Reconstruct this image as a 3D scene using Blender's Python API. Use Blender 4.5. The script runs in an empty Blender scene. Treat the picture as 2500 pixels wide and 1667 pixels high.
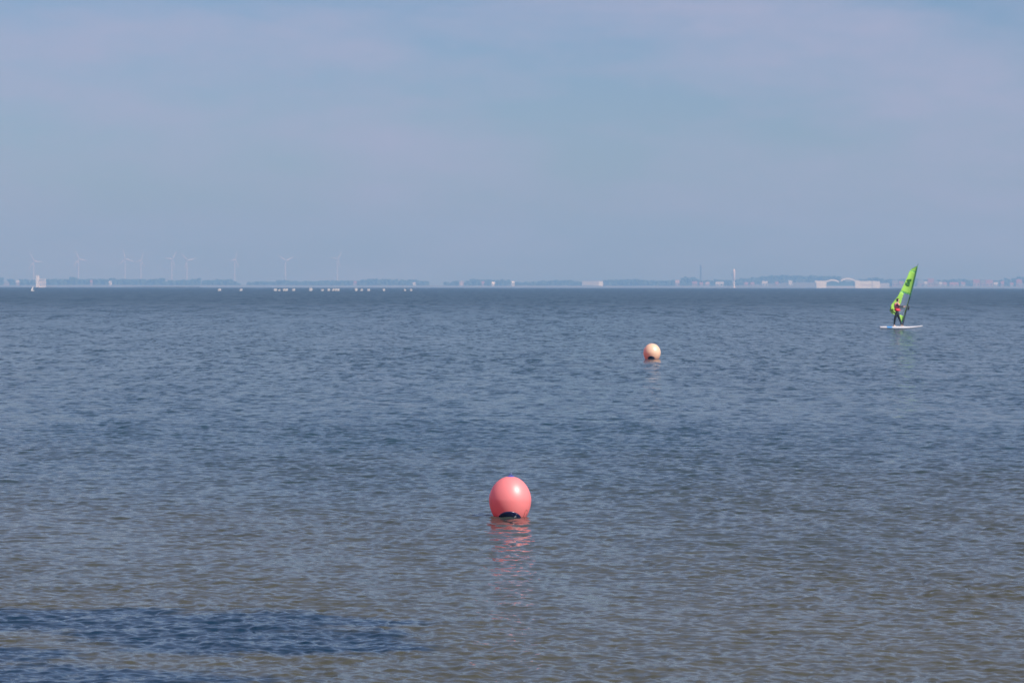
import bpy, bmesh, math, random
import numpy as np
from mathutils import Vector, Matrix

random.seed(7)
scene = bpy.context.scene
col = scene.collection
R = math.radians

# ------------------------------------------------------------------ camera
H = 2.90                      # camera height above the water (m)
F = 2500 * 100 / 36.0         # focal length in photograph pixels
HOR0, TILT = 696.3, 0.0013    # eye-level row at the centre column, its slope
RE = 7.4e6                    # earth radius with refraction: the sea curves away below eye level
def sea(D): return -D * D / (2 * RE)
cam_d = bpy.data.cameras.new("camera")
cam_d.lens = 100; cam_d.sensor_width = 36
cam_d.clip_start = 0.1; cam_d.clip_end = 60000
cam_d.dof.use_dof = True; cam_d.dof.focus_distance = 35.6; cam_d.dof.aperture_fstop = 7.1
cam = bpy.data.objects.new("camera", cam_d)
col.objects.link(cam)
pitch = math.atan((833.5 - HOR0) / F)
cam.matrix_world = (Matrix.Translation((0, 0, H)) @ Matrix.Rotation(R(90) - pitch, 4, 'X')
                    @ Matrix.Rotation(TILT, 4, 'Z'))
scene.camera = cam

# ------------------------------------------------------------------ light, sky, exposure
SUN_EL, SUN_AZ = 45.0, 127.5          # azimuth clockwise from +Y
sun_d = bpy.data.lights.new("sun", 'SUN')
sun_d.energy = 4.9; sun_d.angle = R(0.53); sun_d.color = (1.0, 0.955, 0.89)
sun = bpy.data.objects.new("sun", sun_d); col.objects.link(sun)
sdir = Vector((math.sin(R(SUN_AZ)) * math.cos(R(SUN_EL)), math.cos(R(SUN_AZ)) * math.cos(R(SUN_EL)), math.sin(R(SUN_EL))))
sun.rotation_euler = sdir.to_track_quat('Z', 'Y').to_euler()

world = bpy.data.worlds.new("World"); scene.world = world
world.use_nodes = True
wn, wl = world.node_tree.nodes, world.node_tree.links
wn.clear()
w_out = wn.new('ShaderNodeOutputWorld'); w_bg = wn.new('ShaderNodeBackground')
w_sky = wn.new('ShaderNodeTexSky'); w_sky.sky_type = 'NISHITA'; w_sky.sun_disc = False
w_sky.sun_elevation = R(SUN_EL); w_sky.sun_rotation = R(SUN_AZ)
w_sky.air_density = 1.0; w_sky.dust_density = 0.6; w_sky.ozone_density = 1.5
w_tc = wn.new('ShaderNodeTexCoord')
w_map = wn.new('ShaderNodeMapping'); w_map.inputs['Scale'].default_value = (10, 10, 34)
w_map.inputs['Location'].default_value = (3.1, 1.7, 0.4)
w_n = wn.new('ShaderNodeTexNoise'); w_n.inputs['Scale'].default_value = 1.0
w_n.inputs['Detail'].default_value = 7; w_n.inputs['Roughness'].default_value = 0.58
w_r = wn.new('ShaderNodeMapRange'); w_r.inputs['From Min'].default_value = 0.36; w_r.inputs['From Max'].default_value = 0.66
w_r.inputs['To Min'].default_value = 0.02; w_r.inputs['To Max'].default_value = 0.85
w_tint = wn.new('ShaderNodeMix'); w_tint.data_type = 'RGBA'; w_tint.blend_type = 'MULTIPLY'
w_tint.inputs[0].default_value = 1.0; w_tint.inputs[7].default_value = (0.70, 0.85, 1.17, 1)
w_mix = wn.new('ShaderNodeMix'); w_mix.data_type = 'RGBA'
w_mix.inputs[7].default_value = (5.35, 5.6, 7.9, 1)      # thin veil of cloud
wl.new(w_tc.outputs['Generated'], w_map.inputs['Vector'])
wl.new(w_map.outputs['Vector'], w_n.inputs['Vector'])
wl.new(w_n.outputs['Fac'], w_r.inputs['Value'])
wl.new(w_sky.outputs['Color'], w_tint.inputs[6])
wl.new(w_tint.outputs[2], w_mix.inputs[6])
wl.new(w_r.outputs['Result'], w_mix.inputs[0])
wl.new(w_mix.outputs[2], w_bg.inputs['Color'])
w_bg.inputs['Strength'].default_value = 0.056
wl.new(w_bg.outputs[0], w_out.inputs['Surface'])

scene.view_settings.view_transform = 'Standard'
scene.view_settings.look = 'None'
scene.view_settings.exposure = 0.5
scene.view_settings.gamma = 1.0
scene.view_settings.use_curve_mapping = False
scene.cycles.use_denoising = True
scene.cycles.max_bounces = 10
scene.cycles.diffuse_bounces = 8
scene.cycles.volume_bounces = 1
scene.cycles.transparent_max_bounces = 12

# ------------------------------------------------------------------ helpers
def at(px, py, D):
    """point D metres out, seen at photograph pixel (px, py)"""
    hor = HOR0 + TILT * (px - 1250)
    return Vector(((px - 1250) / F * D, D, H + (hor - py) / F * D))

def sea_dist(px, py):
    """distance at which the curved sea is seen at photograph pixel (px, py)"""
    s = (py - HOR0 - TILT * (px - 1250)) / F
    return RE * (s - math.sqrt(s * s - 2 * H / RE))

def tag(o, label=None, cat=None, group=None, kind=None):
    if label: o['label'] = label
    if cat: o['category'] = cat
    if group: o['group'] = group
    if kind: o['kind'] = kind
    return o

def empty(name, loc=(0, 0, 0), rz=0.0):
    o = bpy.data.objects.new(name, None); col.objects.link(o)
    o.location = loc; o.rotation_euler = (0, 0, rz); o.empty_display_size = 0.2
    return o

def link_mesh(name, me, mat=None, parent=None, smooth=False):
    if mat: me.materials.append(mat)
    if smooth:
        for p in me.polygons: p.use_smooth = True
    o = bpy.data.objects.new(name, me); col.objects.link(o)
    if parent: o.parent = parent
    return o

def from_bm(name, bm, mat, parent=None, smooth=False):
    me = bpy.data.meshes.new(name)
    bmesh.ops.recalc_face_normals(bm, faces=bm.faces)
    bm.to_mesh(me); bm.free()
    return link_mesh(name, me, mat, parent, smooth)

def add_box(bm, x0, x1, y0, y1, z0, z1, bevel=0.0):
    vs = [bm.verts.new((x, y, z)) for z in (z0, z1) for y in (y0, y1) for x in (x0, x1)]
    fs = [bm.faces.new([vs[i] for i in q]) for q in
          ((0, 2, 3, 1), (4, 5, 7, 6), (0, 1, 5, 4), (2, 6, 7, 3), (0, 4, 6, 2), (1, 3, 7, 5))]
    if bevel:
        es = list({e for f in fs for e in f.edges})
        bmesh.ops.bevel(bm, geom=es, offset=bevel, segments=2, affect='EDGES')

def add_tube(bm, pts, radii, seg=10, cap=True):
    rings = []
    n = len(pts); pts = [Vector(p) for p in pts]
    ref = None
    for i, p in enumerate(pts):
        d = (pts[min(i + 1, n - 1)] - pts[max(i - 1, 0)]).normalized()
        if ref is None:
            ref = Vector((1, 0, 0)) if abs(d.x) < 0.8 else Vector((0, 1, 0))
        u = d.cross(ref).normalized(); v = d.cross(u).normalized(); ref = v.cross(d) * -1 if False else ref
        r = radii[i] if hasattr(radii, '__len__') else radii
        rings.append([bm.verts.new(p + (u * math.cos(2 * math.pi * k / seg) + v * math.sin(2 * math.pi * k / seg)) * r) for k in range(seg)])
    for a, b in zip(rings, rings[1:]):
        for k in range(seg):
            bm.faces.new((a[k], a[(k + 1) % seg], b[(k + 1) % seg], b[k]))
    if cap:
        bm.faces.new(rings[0][::-1]); bm.faces.new(rings[-1])

def add_lathe(bm, prof, seg=24, origin=(0, 0, 0)):
    ox, oy, oz = origin
    rings = []
    for r, z in prof:
        if r < 1e-6: rings.append([bm.verts.new((ox, oy, oz + z))])
        else: rings.append([bm.verts.new((ox + r * math.cos(2 * math.pi * k / seg), oy + r * math.sin(2 * math.pi * k / seg), oz + z)) for k in range(seg)])
    for a, b in zip(rings, rings[1:]):
        for k in range(seg):
            k2 = (k + 1) % seg
            if len(a) == 1 and len(b) == 1: continue
            if len(a) == 1: bm.faces.new((a[0], b[k2], b[k]))
            elif len(b) == 1: bm.faces.new((a[k], a[k2], b[0]))
            else: bm.faces.new((a[k], a[k2], b[k2], b[k]))

def mat(name, color, rough=0.6, noise=0.12, nscale=3.0, spec=0.5, coat=0.0, coat_rough=0.1, sss=0.0, metallic=0.0, bump=0.0):
    m = bpy.data.materials.new(name); m.use_nodes = True
    nt = m.node_tree; b = nt.nodes['Principled BSDF']
    tc = nt.nodes.new('ShaderNodeTexCoord'); n = nt.nodes.new('ShaderNodeTexNoise')
    n.inputs['Scale'].default_value = nscale; n.inputs['Detail'].default_value = 4
    mx = nt.nodes.new('ShaderNodeMix'); mx.data_type = 'RGBA'
    c = Vector(color[:3])
    mx.inputs[6].default_value = (*[max(0, x * (1 - noise)) for x in c], 1)
    mx.inputs[7].default_value = (*[min(1, x * (1 + noise)) for x in c], 1)
    nt.links.new(tc.outputs['Object'], n.inputs['Vector'])
    nt.links.new(n.outputs['Fac'], mx.inputs[0])
    nt.links.new(mx.outputs[2], b.inputs['Base Color'])
    b.inputs['Roughness'].default_value = rough
    b.inputs['Specular IOR Level'].default_value = spec
    b.inputs['Coat Weight'].default_value = coat
    b.inputs['Coat Roughness'].default_value = coat_rough
    b.inputs['Metallic'].default_value = metallic
    if sss:
        b.inputs['Subsurface Weight'].default_value = sss
        b.inputs['Subsurface Radius'].default_value = (1.0, 0.03, 0.03)
        b.inputs['Subsurface Scale'].default_value = 0.4
    if bump:
        bp = nt.nodes.new('ShaderNodeBump'); bp.inputs['Strength'].default_value = bump
        nt.links.new(n.outputs['Fac'], bp.inputs['Height']); nt.links.new(bp.outputs[0], b.inputs['Normal'])
    return m

# ------------------------------------------------------------------ water
def water_mesh():
    # polar grid: fine in the sector the picture looks at, coarse elsewhere
    half = [0.0]
    while half[-1] < 0.66:
        a = half[-1]; half.append(a + (0.00066 if a < 0.2 else 0.00066 + (a - 0.2) * 0.006))
    half = np.array(half[1:]); far_a = np.linspace(half[-1], math.pi, 40)[1:]
    ang = np.concatenate([-far_a[::-1], -half[::-1], [0.0], half, far_a])[:-1]        # wraps round
    r = [0.5, 2, 5, 8, 11, 13]
    rr = 13.0
    while rr < 640:
        rr *= 1.0009 if rr < 60 else 1.0017; r.append(rr)
    while rr < 13900:
        rr *= 1.02; r.append(min(rr, 13900))
    r = np.array(r)
    A, RR = np.meshgrid(ang, r)
    X = (RR * np.sin(A)).astype(np.float32); Y = (RR * np.cos(A)).astype(np.float32)
    Z = np.zeros_like(X)
    rng = np.random.default_rng(11)
    N = 230
    lam = np.exp(rng.uniform(math.log(0.065), math.log(3.2), N))
    off = np.clip((Y - 25) / 110, 0, 1)
    gust = 1 + 0.22 * np.sin(X * 0.9 + 0.35 * Y + 1.0) * np.sin(Y * 0.31 - 0.2 * X) + 0.16 * np.sin(X * 0.23 + Y * 0.11 + 2)
    fade = np.clip((0.64 - np.abs(A)) / 0.26, 0, 1); infine = (fade * fade * (3 - 2 * fade) * (RR > 13)).astype(np.float32)
    dr = np.gradient(r)
    for L in lam:
        th = rng.normal(R(62), R(38))           # travel direction, spread about the wind
        if rng.random() < 0.25: th = rng.uniform(0, math.pi)
        k = 2 * math.pi / L
        slope = 0.28 * math.sqrt(2.0 / N) * (1.0 if L < 0.2 else (0.2 / L) ** 1.0)
        a = slope / k
        # rows fine enough to carry this wave
        w = np.clip((L / np.maximum(dr, 1e-3) - 2.4) / 2.2, 0, 1); w[r < 13] = 0; w[r > 640] = 0
        rows = np.nonzero(w > 0)[0]
        if len(rows) == 0: continue
        s = slice(rows[0], rows[-1] + 1)
        ph = k * (X[s] * math.cos(th) + Y[s] * math.sin(th)) + rng.uniform(0, 6.283)
        Z[s] += (a * w[s])[:, None] * (np.sin(ph) + 0.18 * np.cos(2 * ph)) * (1 + (1.3 * off[s] if L > 0.3 else 0))
    Z *= gust * infine
    Z -= RR.astype(np.float32) ** 2 / (2 * RE)
    nr, na = X.shape
    co = np.stack([X, Y, Z], -1).reshape(-1, 3).astype(np.float32)
    i = np.arange(nr - 1)[:, None] * na; j = np.arange(na)[None, :]; j2 = (j + 1) % na
    q = np.stack([i + j, i + j2, i + na + j2, i + na + j], -1).reshape(-1, 4)[:, ::-1]
    me = bpy.data.meshes.new("water")
    me.vertices.add(len(co)); me.vertices.foreach_set("co", co.ravel())
    me.loops.add(q.size); me.loops.foreach_set("vertex_index", q.ravel().astype(np.int32))
    me.polygons.add(len(q)); me.polygons.foreach_set("loop_start", np.arange(0, q.size, 4, dtype=np.int32))
    me.polygons.foreach_set("use_smooth", np.ones(len(q), dtype=bool))
    me.update(calc_edges=True)
    return me

def water_material():
    m = bpy.data.materials.new("sea water"); m.use_nodes = True
    nt = m.node_tree; nd, lk = nt.nodes, nt.links
    b = nd['Principled BSDF']
    geo = nd.new('ShaderNodeNewGeometry'); sep = nd.new('ShaderNodeSeparateXYZ')
    lk.new(geo.outputs['Position'], sep.inputs[0])
    def math_(op, a, c, d=None, clamp=False):
        n = nd.new('ShaderNodeMath'); n.operation = op; n.use_clamp = clamp
        for i, v in enumerate((a, c, d)):
            if v is None: continue
            if isinstance(v, (int, float)): n.inputs[i].default_value = v
            else: lk.new(v, n.inputs[i])
        return n.outputs[0]
    def noise(scale, vec=(1, 1, 1), detail=3, out='Fac', off=(0, 0, 0), rough=0.5):
        mp = nd.new('ShaderNodeMapping'); mp.inputs['Scale'].default_value = vec; mp.inputs['Location'].default_value = off
        lk.new(geo.outputs['Position'], mp.inputs[0])
        n = nd.new('ShaderNodeTexNoise'); n.inputs['Scale'].default_value = scale; n.inputs['Detail'].default_value = detail
        n.inputs['Roughness'].default_value = rough
        lk.new(mp.outputs[0], n.inputs['Vector']); return n.outputs[out]
    def mix(f, a, c):
        n = nd.new('ShaderNodeMix'); n.data_type = 'RGBA'
        for i, v in ((0, f), (6, a), (7, c)):
            if isinstance(v, (int, float)): n.inputs[i].default_value = v
            elif isinstance(v, tuple): n.inputs[i].default_value = (*v, 1)
            else: lk.new(v, n.inputs[i])
        return n.outputs[2]
    # silty shallows to clearer water offshore
    big = noise(0.09, detail=3)
    y = sep.outputs['Y']; x = sep.outputs['X']
    yy = math_('ADD', y, math_('MULTIPLY', math_('SUBTRACT', big, 0.5), 26.0))
    f1 = nd.new('ShaderNodeMapRange'); f1.interpolation_type = 'SMOOTHSTEP'
    f1.inputs['From Min'].default_value = 20; f1.inputs['From Max'].default_value = 58
    lk.new(yy, f1.inputs['Value'])
    silt = mix(noise(1.1, detail=4), (0.036, 0.037, 0.024), (0.060, 0.058, 0.037))
    sea = mix(noise(0.25, detail=3), (0.005, 0.026, 0.042), (0.010, 0.035, 0.050))
    base = mix(f1.outputs[0], silt, sea)
    # irregular dark navy patches in the water's base colour, near left
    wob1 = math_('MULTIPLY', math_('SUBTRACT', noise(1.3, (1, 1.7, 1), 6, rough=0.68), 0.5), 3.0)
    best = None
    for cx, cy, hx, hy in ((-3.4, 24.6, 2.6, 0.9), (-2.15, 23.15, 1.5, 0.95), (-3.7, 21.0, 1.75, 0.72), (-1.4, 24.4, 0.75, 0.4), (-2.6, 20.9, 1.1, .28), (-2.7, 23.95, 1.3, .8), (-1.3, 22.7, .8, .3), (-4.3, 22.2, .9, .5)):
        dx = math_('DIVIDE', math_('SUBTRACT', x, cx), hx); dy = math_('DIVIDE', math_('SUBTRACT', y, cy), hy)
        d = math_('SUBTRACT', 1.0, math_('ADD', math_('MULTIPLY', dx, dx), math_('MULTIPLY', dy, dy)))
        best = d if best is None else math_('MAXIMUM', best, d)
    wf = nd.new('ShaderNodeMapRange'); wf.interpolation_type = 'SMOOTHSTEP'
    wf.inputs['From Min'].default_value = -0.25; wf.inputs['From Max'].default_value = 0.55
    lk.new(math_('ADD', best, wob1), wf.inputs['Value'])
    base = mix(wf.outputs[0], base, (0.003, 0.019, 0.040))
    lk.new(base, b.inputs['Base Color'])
    b.inputs['IOR'].default_value = 1.333
    ro = nd.new('ShaderNodeMapRange')
    ro.inputs['From Min'].default_value = 22; ro.inputs['From Max'].default_value = 520
    ro.inputs['To Min'].default_value = 0.08; ro.inputs['To Max'].default_value = 0.32
    lk.new(y, ro.inputs['Value']); lk.new(ro.outputs[0], b.inputs['Roughness'])
    # ripples too small for the mesh, as tilts of the surface
    def vm(op, a, c):
        n = nd.new('ShaderNodeVectorMath'); n.operation = op
        for i, v in enumerate((a, c)):
            if isinstance(v, tuple): n.inputs[i].default_value = v
            else: lk.new(v, n.inputs[i])
        return n.outputs[0]
    of = nd.new('ShaderNodeMapRange'); of.interpolation_type = 'SMOOTHSTEP'
    of.inputs['From Min'].default_value = 22; of.inputs['From Max'].default_value = 90
    of.inputs['To Min'].default_value = 1.0; of.inputs['To Max'].default_value = 1.8
    lk.new(y, of.inputs['Value'])
    t1 = vm('MULTIPLY', vm('SUBTRACT', noise(6.5, (0.8, 1, 1), 3, 'Color'), (0.5, 0.5, 0.5)), (0.44, 0.58, 0))
    t2 = vm('MULTIPLY', vm('SUBTRACT', noise(0.9, (1.3, 0.5, 1), 4, 'Color', (5, 3, 0), 0.6), (0.5, 0.5, 0.5)), (0.14, 0.28, 0))
    t4 = vm('MULTIPLY', vm('SUBTRACT', noise(2.6, (1.0, 0.26, 1), 3, 'Color', (2, 7, 0), 0.6), (0.5, 0.5, 0.5)), (0.2, 0.75, 0))
    t5 = vm('MULTIPLY', vm('SUBTRACT', noise(0.75, (1.0, 0.09, 1), 4, 'Color', (8, 2, 0), 0.65), (0.5, 0.5, 0.5)), (0.2, 0.95, 0))
    o4 = nd.new('ShaderNodeMapRange'); o4.inputs['From Min'].default_value = 40; o4.inputs['From Max'].default_value = 110; lk.new(y, o4.inputs['Value'])
    o5 = nd.new('ShaderNodeMapRange'); o5.inputs['From Min'].default_value = 110; o5.inputs['From Max'].default_value = 350; lk.new(y, o5.inputs['Value'])
    t45 = vm('ADD', vm('MULTIPLY', t4, o4.outputs[0]), vm('MULTIPLY', t5, o5.outputs[0]))
    t3 = vm('MULTIPLY', vm('SUBTRACT', noise(0.05, (1.6, 0.35, 1), 4, 'Color', (1, 9, 0), 0.6), (0.5, 0.5, 0.5)), (0.0, 0.10, 0))
    nrm = vm('NORMALIZE', vm('ADD', geo.outputs['Normal'], vm('MULTIPLY', vm('ADD', vm('ADD', t1, t2), vm('ADD', t3, t45)), of.outputs[0])), (0, 0, 0))
    lk.new(nrm, b.inputs['Normal'])
    return m

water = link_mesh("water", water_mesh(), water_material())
tag(water, kind='structure')

# ------------------------------------------------------------------ haze
bm = bmesh.new(); add_box(bm, -14500, 14500, -3000, 14500, -16.5, 280)
hm = bpy.data.materials.new("haze air"); hm.use_nodes = True
hm.node_tree.nodes.clear()
ho = hm.node_tree.nodes.new('ShaderNodeOutputMaterial'); hv = hm.node_tree.nodes.new('ShaderNodeVolumePrincipled')
hv.inputs['Color'].default_value = (0.205, 0.395, 0.69, 1)
hv.inputs['Absorption Color'].default_value = (0.37, 0.19, 0.0, 1)
hv.inputs['Density'].default_value = 1.85e-4
hv.inputs['Anisotropy'].default_value = 0.0
hm.node_tree.links.new(hv.outputs[0], ho.inputs['Volume'])
haze = from_bm("haze", bm, hm); tag(haze, kind='stuff')

# ------------------------------------------------------------------ far shore: land sheet with a low dike at the water's edge
SD = 11000.0
BASE = sea(SD)
def shore():
    bm = bmesh.new()
    xs = np.linspace(-3200, 3200, 400)
    prof = [(0, -0.6), (12, 1.5), (44, 9.2), (56, 9.6), (80, 6), (400, 6), (1200, 6), (2600, 3)]
    rows = []
    rnd = random.Random(3)
    for x in xs:
        wob = 0.8 * math.sin(x * .011) + 0.5 * math.sin(x * .037 + 1)
        row = []
        for i, (dy, z) in enumerate(prof):
            zz = BASE + z + (wob * 0.5 if 2 <= i <= 3 else 0)
            if i >= 4:   # rounded rise behind the right part of the shore
                zz += 34 * math.exp(-((x - 1150) / 240) ** 2) * math.exp(-((dy - 500) / 420.0) ** 2)
            row.append(bm.verts.new((x, SD + dy + 4 * math.sin(x * .008), zz)))
        rows.append(row)
    for a, b in zip(rows, rows[1:]):
        for k in range(len(a) - 1): bm.faces.new((a[k], b[k], b[k + 1], a[k + 1]))
    m = mat("dike grass and stone", (0.13, 0.12, 0.11), rough=0.9, noise=0.35, nscale=0.012)
    return tag(from_bm("far_shore", bm, m, smooth=True), kind='structure')
shore()

# woods on the far shore (stretches that read as one mass)
leaf = mat("far foliage", (0.04, 0.065, 0.035), rough=0.9, noise=0.5, nscale=0.06)
ico = bmesh.new(); bmesh.ops.create_icosphere(ico, subdivisions=2, radius=1.0)
ICO_V = np.array([v.co[:] for v in ico.verts]); ICO_F = [[v.index for v in f.verts] for f in ico.faces]; ico.free()
def wood(name, label, x0, x1, tops, D=SD + 100, group="strips of trees along the far shore"):
    """tops: (photo x, photo y of the crown line) control points"""
    rnd = random.Random(int(x0) + 5)
    vs, fs = [], []
    step = 4.4
    px = x0
    tx = [t[0] for t in tops]; ty = [t[1] for t in tops]
    while px < x1:
        top = float(np.interp(px, tx, ty)) + rnd.gauss(0.4, 1.1)
        for row in range(2):
            p = at(px + rnd.uniform(-2, 2), top + row * 0.8, D + row * 30 + rnd.uniform(-8, 8))
            zg = BASE + 5
            h = max(p.z - zg, 6); rw = rnd.uniform(4.4, 8.2)
            nb = max(2, int(h / 7.5))
            for b in range(nb):
                zc = zg + h * (b + 0.7) / (nb + 0.2)
                jit = 1 + np.array([rnd.uniform(-.28, .22) for _ in ICO_V])[:, None]
                sc = np.array([rw * rnd.uniform(.8, 1.25), rw, min(h / nb * .95, h - zc + zg if b == nb - 1 else 99)])
                v = ICO_V * sc * jit + np.array([p.x + rnd.uniform(-3, 3), p.y + rnd.uniform(-3, 3), zc])
                o = len(vs); vs.extend(v.tolist()); fs.extend([[i + o for i in f] for f in ICO_F])
        px += step
    me = bpy.data.meshes.new(name); me.from_pydata(vs, [], fs)
    o = link_mesh(name, me, leaf); tag(o, label, "wood", kind='stuff')
    return o
wood("wood", "dark wood strip at the far left edge of the shore, left of the white silo block", -60, 9, [(-60, 677), (9, 677)])
wood("wood", "small clump of trees just left of the white silo block", 24, 86, [(24, 681), (35, 681), (38, 686), (50, 682), (86, 682)])
wood("wood", "long blue green wood below the leftmost wind turbines", 113, 402, [(113, 681), (170, 681), (182, 674), (192, 680), (300, 681), (380, 681), (402, 678)])
wood("wood", "wood strip below the middle wind turbines ending in a taller tree", 405, 490, [(405, 685), (440, 684), (480, 682), (489, 677)])
wood("wood", "even topped wood ending below the seventh wind turbine", 494, 582, [(494, 683), (560, 681), (570, 684), (582, 690)])
wood("wood", "faint low wood between the seventh and eighth turbines", 606, 674, [(606, 690), (630, 686), (674, 688)])
wood("wood", "low wood below the last two wind turbines", 679, 862, [(679, 684), (740, 687), (830, 684), (862, 684)])
wood("wood", "wood right of the last wind turbine with a white house before it", 872, 1046, [(872, 684), (900, 681), (1000, 683), (1046, 688)])
wood("wood", "short faint clump in the gap before the pale pink block", 1088, 1120, [(1088, 688), (1120, 686)])
wood("wood", "rounded wood behind two white houses in the middle of the shore", 1134, 1246, [(1134, 687), (1155, 681), (1210, 683), (1246, 684)])
wood("wood", "long low wood left of the big pale warehouse", 1256, 1420, [(1256, 687), (1300, 688), (1350, 684), (1380, 683), (1420, 687)])
wood("wood", "long wood right of the big pale warehouse", 1474, 1646, [(1474, 683), (1540, 681), (1580, 684), (1646, 684)])
wood("wood", "dark wooded knoll left of the thin chimney", 1662, 1704, [(1662, 682), (1668, 677), (1692, 677), (1704, 681)])
wood("wood", "trees between the thin chimney and the pale tower", 1705, 1786, [(1705, 682), (1720, 685), (1750, 682), (1786, 684)])
wood("wood", "broad wooded hill rising behind the long white building", 1798, 2062, [(1798, 682), (1830, 677), (1915, 671), (1985, 673), (2050, 675), (2062, 680)], D=SD + 320)
wood("wood", "lower trees at the foot of the wooded hill, left of the long white building", 1800, 1990, [(1800, 687), (1880, 684), (1990, 683)], D=SD + 180)
wood("wood", "trees behind the right end of the white building and the sail", 2082, 2240, [(2082, 685), (2138, 677), (2160, 681), (2240, 681)], D=SD + 350)
wood("wood", "hazy trees between red roofed houses at the far right", 2242, 2560, [(2242, 682), (2290, 684), (2330, 680), (2370, 683), (2440, 683), (2480, 677), (2560, 678)], D=SD + 350)

# ------------------------------------------------------------------ buildings on the far shore
M_white = mat("white render", (0.92, 0.89, 0.86), 0.7, 0.05, 0.1)
M_pale = mat("pale grey cladding", (0.46, 0.44, 0.46), 0.7, 0.06, 0.1)
M_pink = mat("pinkish brick", (0.42, 0.28, 0.27), 0.8, 0.1, 0.1)
M_red = mat("red roof tiles", (0.28, 0.11, 0.10), 0.8, 0.15, 0.2)
M_greyroof = mat("grey roof", (0.16, 0.16, 0.17), 0.7, 0.1, 0.2)
M_glass = mat("dark window glass", (0.03, 0.05, 0.06), 0.15, 0.1, 0.2)
M_teal = mat("green tinted glass", (0.05, 0.11, 0.12), 0.2, 0.1, 0.1)
M_concrete = mat("pale concrete", (0.68, 0.62, 0.60), 0.8, 0.08, 0.1)
M_dark = mat("dark steel", (0.10, 0.10, 0.11), 0.6, 0.1, 1)

def windows(root, x0, x1, yf, z0, z1, nx, nz, parent):
    w = (x1 - x0) / nx; h = (z1 - z0) / nz
    for i in range(nx):
        for k in range(nz):
            bm = bmesh.new()
            add_box(bm, x0 + w * (i + .28), x0 + w * (i + .72), yf - .15, yf + .05, z0 + h * (k + .3), z0 + h * (k + .75))
            from_bm("window", bm, M_glass, parent)

def house(label, px0, px1, ptop, wall, roof, D=SD + 66, pbase=699, gable=0.45, group=None, cat="house", name="house", win=(2, 1)):
    a, b = at(px0, ptop, D), at(px1, ptop, D)
    base = BASE + 8
    w = b.x - a.x; h = max(a.z - base, 5.0)
    root = empty(name, ((a.x + b.x) / 2, D, base))
    tag(root, label, cat, group)
    eh = h * (1 - gable); dep = 9.0
    bm = bmesh.new(); add_box(bm, -w / 2, w / 2, 0, dep, -3, eh)
    wo = from_bm("wall", bm, wall, root)
    bm = bmesh.new()
    o = 0.5
    v = [bm.verts.new(c) for c in ((-w/2-o, -o, eh), (w/2+o, -o, eh), (w/2+o, dep+o, eh), (-w/2-o, dep+o, eh), (-w/2-o, dep/2, h), (w/2+o, dep/2, h))]
    for q in ((0, 1, 5, 4), (2, 3, 4, 5), (1, 2, 5), (3, 0, 4), (3, 2, 1, 0)): bm.faces.new([v[i] for i in q])
    ro = from_bm("roof", bm, roof, root)
    bm = bmesh.new(); add_box(bm, w * .2, w * .2 + 1.2, dep / 2 - .6, dep / 2 + .6, h * .8, h + 1.2)
    from_bm("chimney", bm, M_pink, ro)
    windows(root, -w / 2, w / 2, 0, 0.5, eh, win[0], win[1], root)
    return root

def block(label, px0, px1, ptop, wall, D=SD + 66, name="building", cat="building", win=(4, 2), dep=20):
    a, b = at(px0, ptop, D), at(px1, ptop, D)
    base = BASE + 8; w = b.x - a.x; h = a.z - base
    root = empty(name, ((a.x + b.x) / 2, D, base)); tag(root, label, cat)
    bm = bmesh.new(); add_box(bm, -w / 2, w / 2, 0, dep, -3, h - 0.8); from_bm("wall", bm, wall, root)
    bm = bmesh.new(); add_box(bm, -w / 2 - .4, w / 2 + .4, -.4, dep + .4, h - 0.8, h); from_bm("roof", bm, M_pale, root)
    if win: windows(root, -w / 2, w / 2, 0, 1, h - 1.5, win[0], win[1], root)
    return root

# silo block at the left
def silo():
    D = SD - 60; zb = BASE - .5
    a = at(87.5, 673, D); b = at(94, 673, D); c = at(111.5, 681, D); a.z -= zb; b.z -= zb; c.z -= zb
    root = empty("silo_building", (a.x, D, zb)); tag(root, "pale white silo block with a taller tower on its left side", "building")
    bm = bmesh.new(); add_box(bm, 0, b.x - a.x, 0, 14, 0, a.z, 0.3); t = from_bm("tower", bm, M_white, root)
    bm = bmesh.new(); add_box(bm, 1.5, 5, 3, 8, a.z, a.z + 2.2); from_bm("roof_hut", bm, M_pale, t)
    bm = bmesh.new()
    x0 = b.x - a.x; x1 = c.x - a.x; n = 4
    for i in range(n):
        xc = x0 + (x1 - x0) * (i + .5) / n; r = (x1 - x0) / n / 2
        add_lathe(bm, [(r, 0), (r, c.z - 3.5), (0, c.z - 3.1)], 20, (xc, 6, 0))
    from_bm("silo", bm, M_pale, root, True)
    bm = bmesh.new(); add_box(bm, x0, x1, 1, 11, c.z - 3.4, c.z); g = from_bm("gallery", bm, M_white, root)
    bm = bmesh.new(); add_box(bm, x0, x1, -1, 2.5, 0, 4); from_bm("loading_shed", bm, M_white, root)
    bm = bmesh.new(); add_box(bm, -6, x1 + 14, -6, 16, -2, 1.6); from_bm("quay", bm, M_concrete, root)
silo()

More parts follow.
